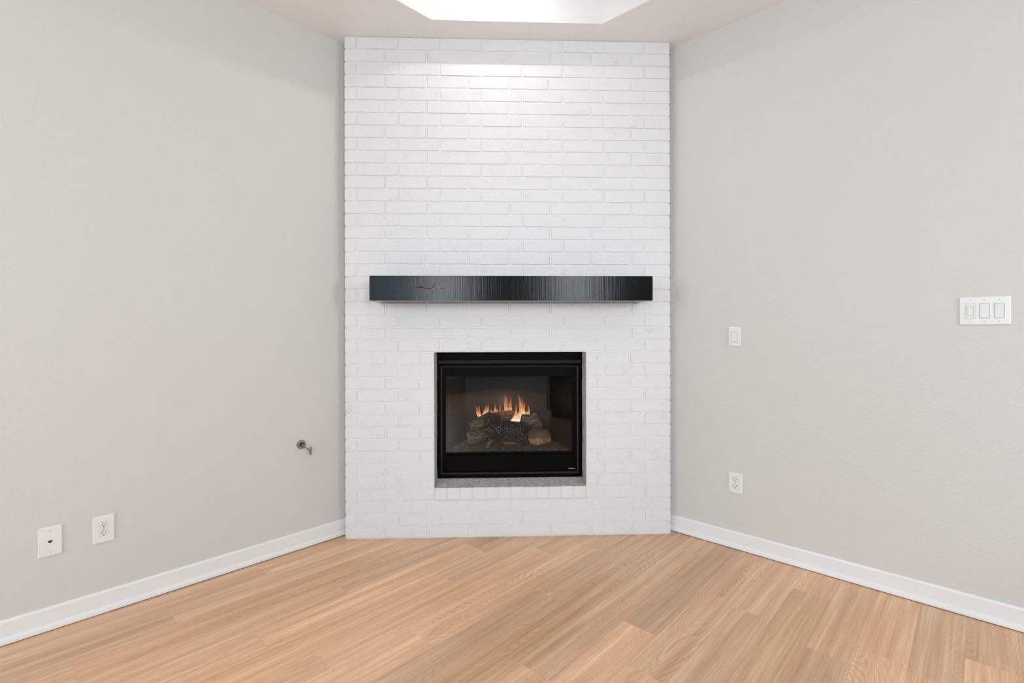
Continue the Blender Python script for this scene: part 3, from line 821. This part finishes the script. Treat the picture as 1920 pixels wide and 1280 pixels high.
part('indicator', o, DARK, lambda b: disc(b, -.0455, .0275, .0011, -.0082, -.0077, 8))

# metal fitting with a key hanging out of the left wall
o = empty('gas_valve_fitting', LM(1.272, .602), 'small round grey metal valve fitting with bent key on the left wall', 'wall fitting')
part('escutcheon', o, METAL, lambda b: (disc(b, 0, 0, .0275, -.0035, -.0004, 28), disc(b, 0, 0, .0205, -.0055, -.0033, 28)))
part('collar', o, METALD, lambda b: tube(b, [(.014*math.cos(R(a)), -.0075, .014*math.sin(R(a))) for a in range(0, 361, 20)], [.0028]*19, 8, 1.0, False), True)
part('socket_hole', o, DARK, lambda b: disc(b, 0, .002, .0105, -.0062, -.0053, 20))
part('stem', o, METAL, lambda b: disc(b, 0, -.001, .0052, -.022, -.006, 14))
part('set_screw', o, METALD, lambda b: disc(b, -.0215, .001, .005, -.0105, -.003, 12))
part('key', o, METALD, lambda b: (tube(b, [(.002,-.010,-.012),(.014,-.020,-.016),(.027,-.030,-.026),(.037,-.034,-.044),(.040,-.034,-.060)], [.0030,.0034,.0038,.0052,.0056], 8),
     tube(b, [(.040,-.034,-.062),(.043,-.032,-.044),(.044,-.030,-.028),(.043,-.029,-.015)], [.0056,.0046,.0042,.0034], 8),
     tube(b, [(.044,-.030,-.040),(.049,-.029,-.026)], [.0034,.0028], 8)), True)

# ------------------------------------------------------------------ recessed lamps in the tray (out of frame; they cast the light edge on the walls)
for i, (u, v) in enumerate(CANS):
    t = empty('recessed_downlight', Matrix.Translation(uvw(u, v, H + TRAY)), 'round recessed ceiling lamp in the raised tray ' + ('nearest the brick chimney wall', 'on the left side of the room', 'on the right side of the room', 'farthest from the fireplace')[i], 'ceiling lamp', 'recessed ceiling lamps')
    bm = bmesh.new()
    r0 = [bm.verts.new((math.cos(a)*.075, math.sin(a)*.075, -.0008)) for a in [2*math.pi*k/28 for k in range(28)]]
    r1 = [bm.verts.new((math.cos(a)*.073, math.sin(a)*.073, -.006)) for a in [2*math.pi*k/28 for k in range(28)]]
    r2 = [bm.verts.new((math.cos(a)*.056, math.sin(a)*.056, -.003)) for a in [2*math.pi*k/28 for k in range(28)]]
    for a_, b_ in ((r0, r1), (r1, r2)):
        for k in range(28): bm.faces.new((a_[k], a_[(k+1)%28], b_[(k+1)%28], b_[k]))
    fixn(bm); link_mesh('trim_ring', bm, TRIM, t)
    bm = bmesh.new(); bm.faces.new([bm.verts.new((math.cos(-a)*.056, math.sin(-a)*.056, -.003)) for a in [2*math.pi*k/28 for k in range(28)]])
    link_mesh('lens', bm, LENS, t)

# ------------------------------------------------------------------ added unseen island blocking reflections, so the right of the fireplace glass stays dark
isl = empty('added_island', ROOM @ Matrix.Translation((.80, -1.55, 0)), 'added dark island behind the camera, unseen, darkening the reflection in the fireplace glass', 'island')
ISL = Mat('added_island_dark', lin=(.012, .013, .014), rough=.5, spec=.3).m
part('base', isl, ISL, lambda b: box(b, -.84, .84, -.42, .42, .10, .88))
part('plinth', isl, VOID, lambda b: box(b, -.80, .80, -.36, .36, .001, .10))
part('worktop', isl, BLACK2, lambda b: box(b, -.88, .88, -.46, .46, .88, .915))
for i in range(4): part('door', isl, ISL, lambda b: box(b, -.83 + i*.415, -.425 + i*.415, .42, .438, .12, .86))
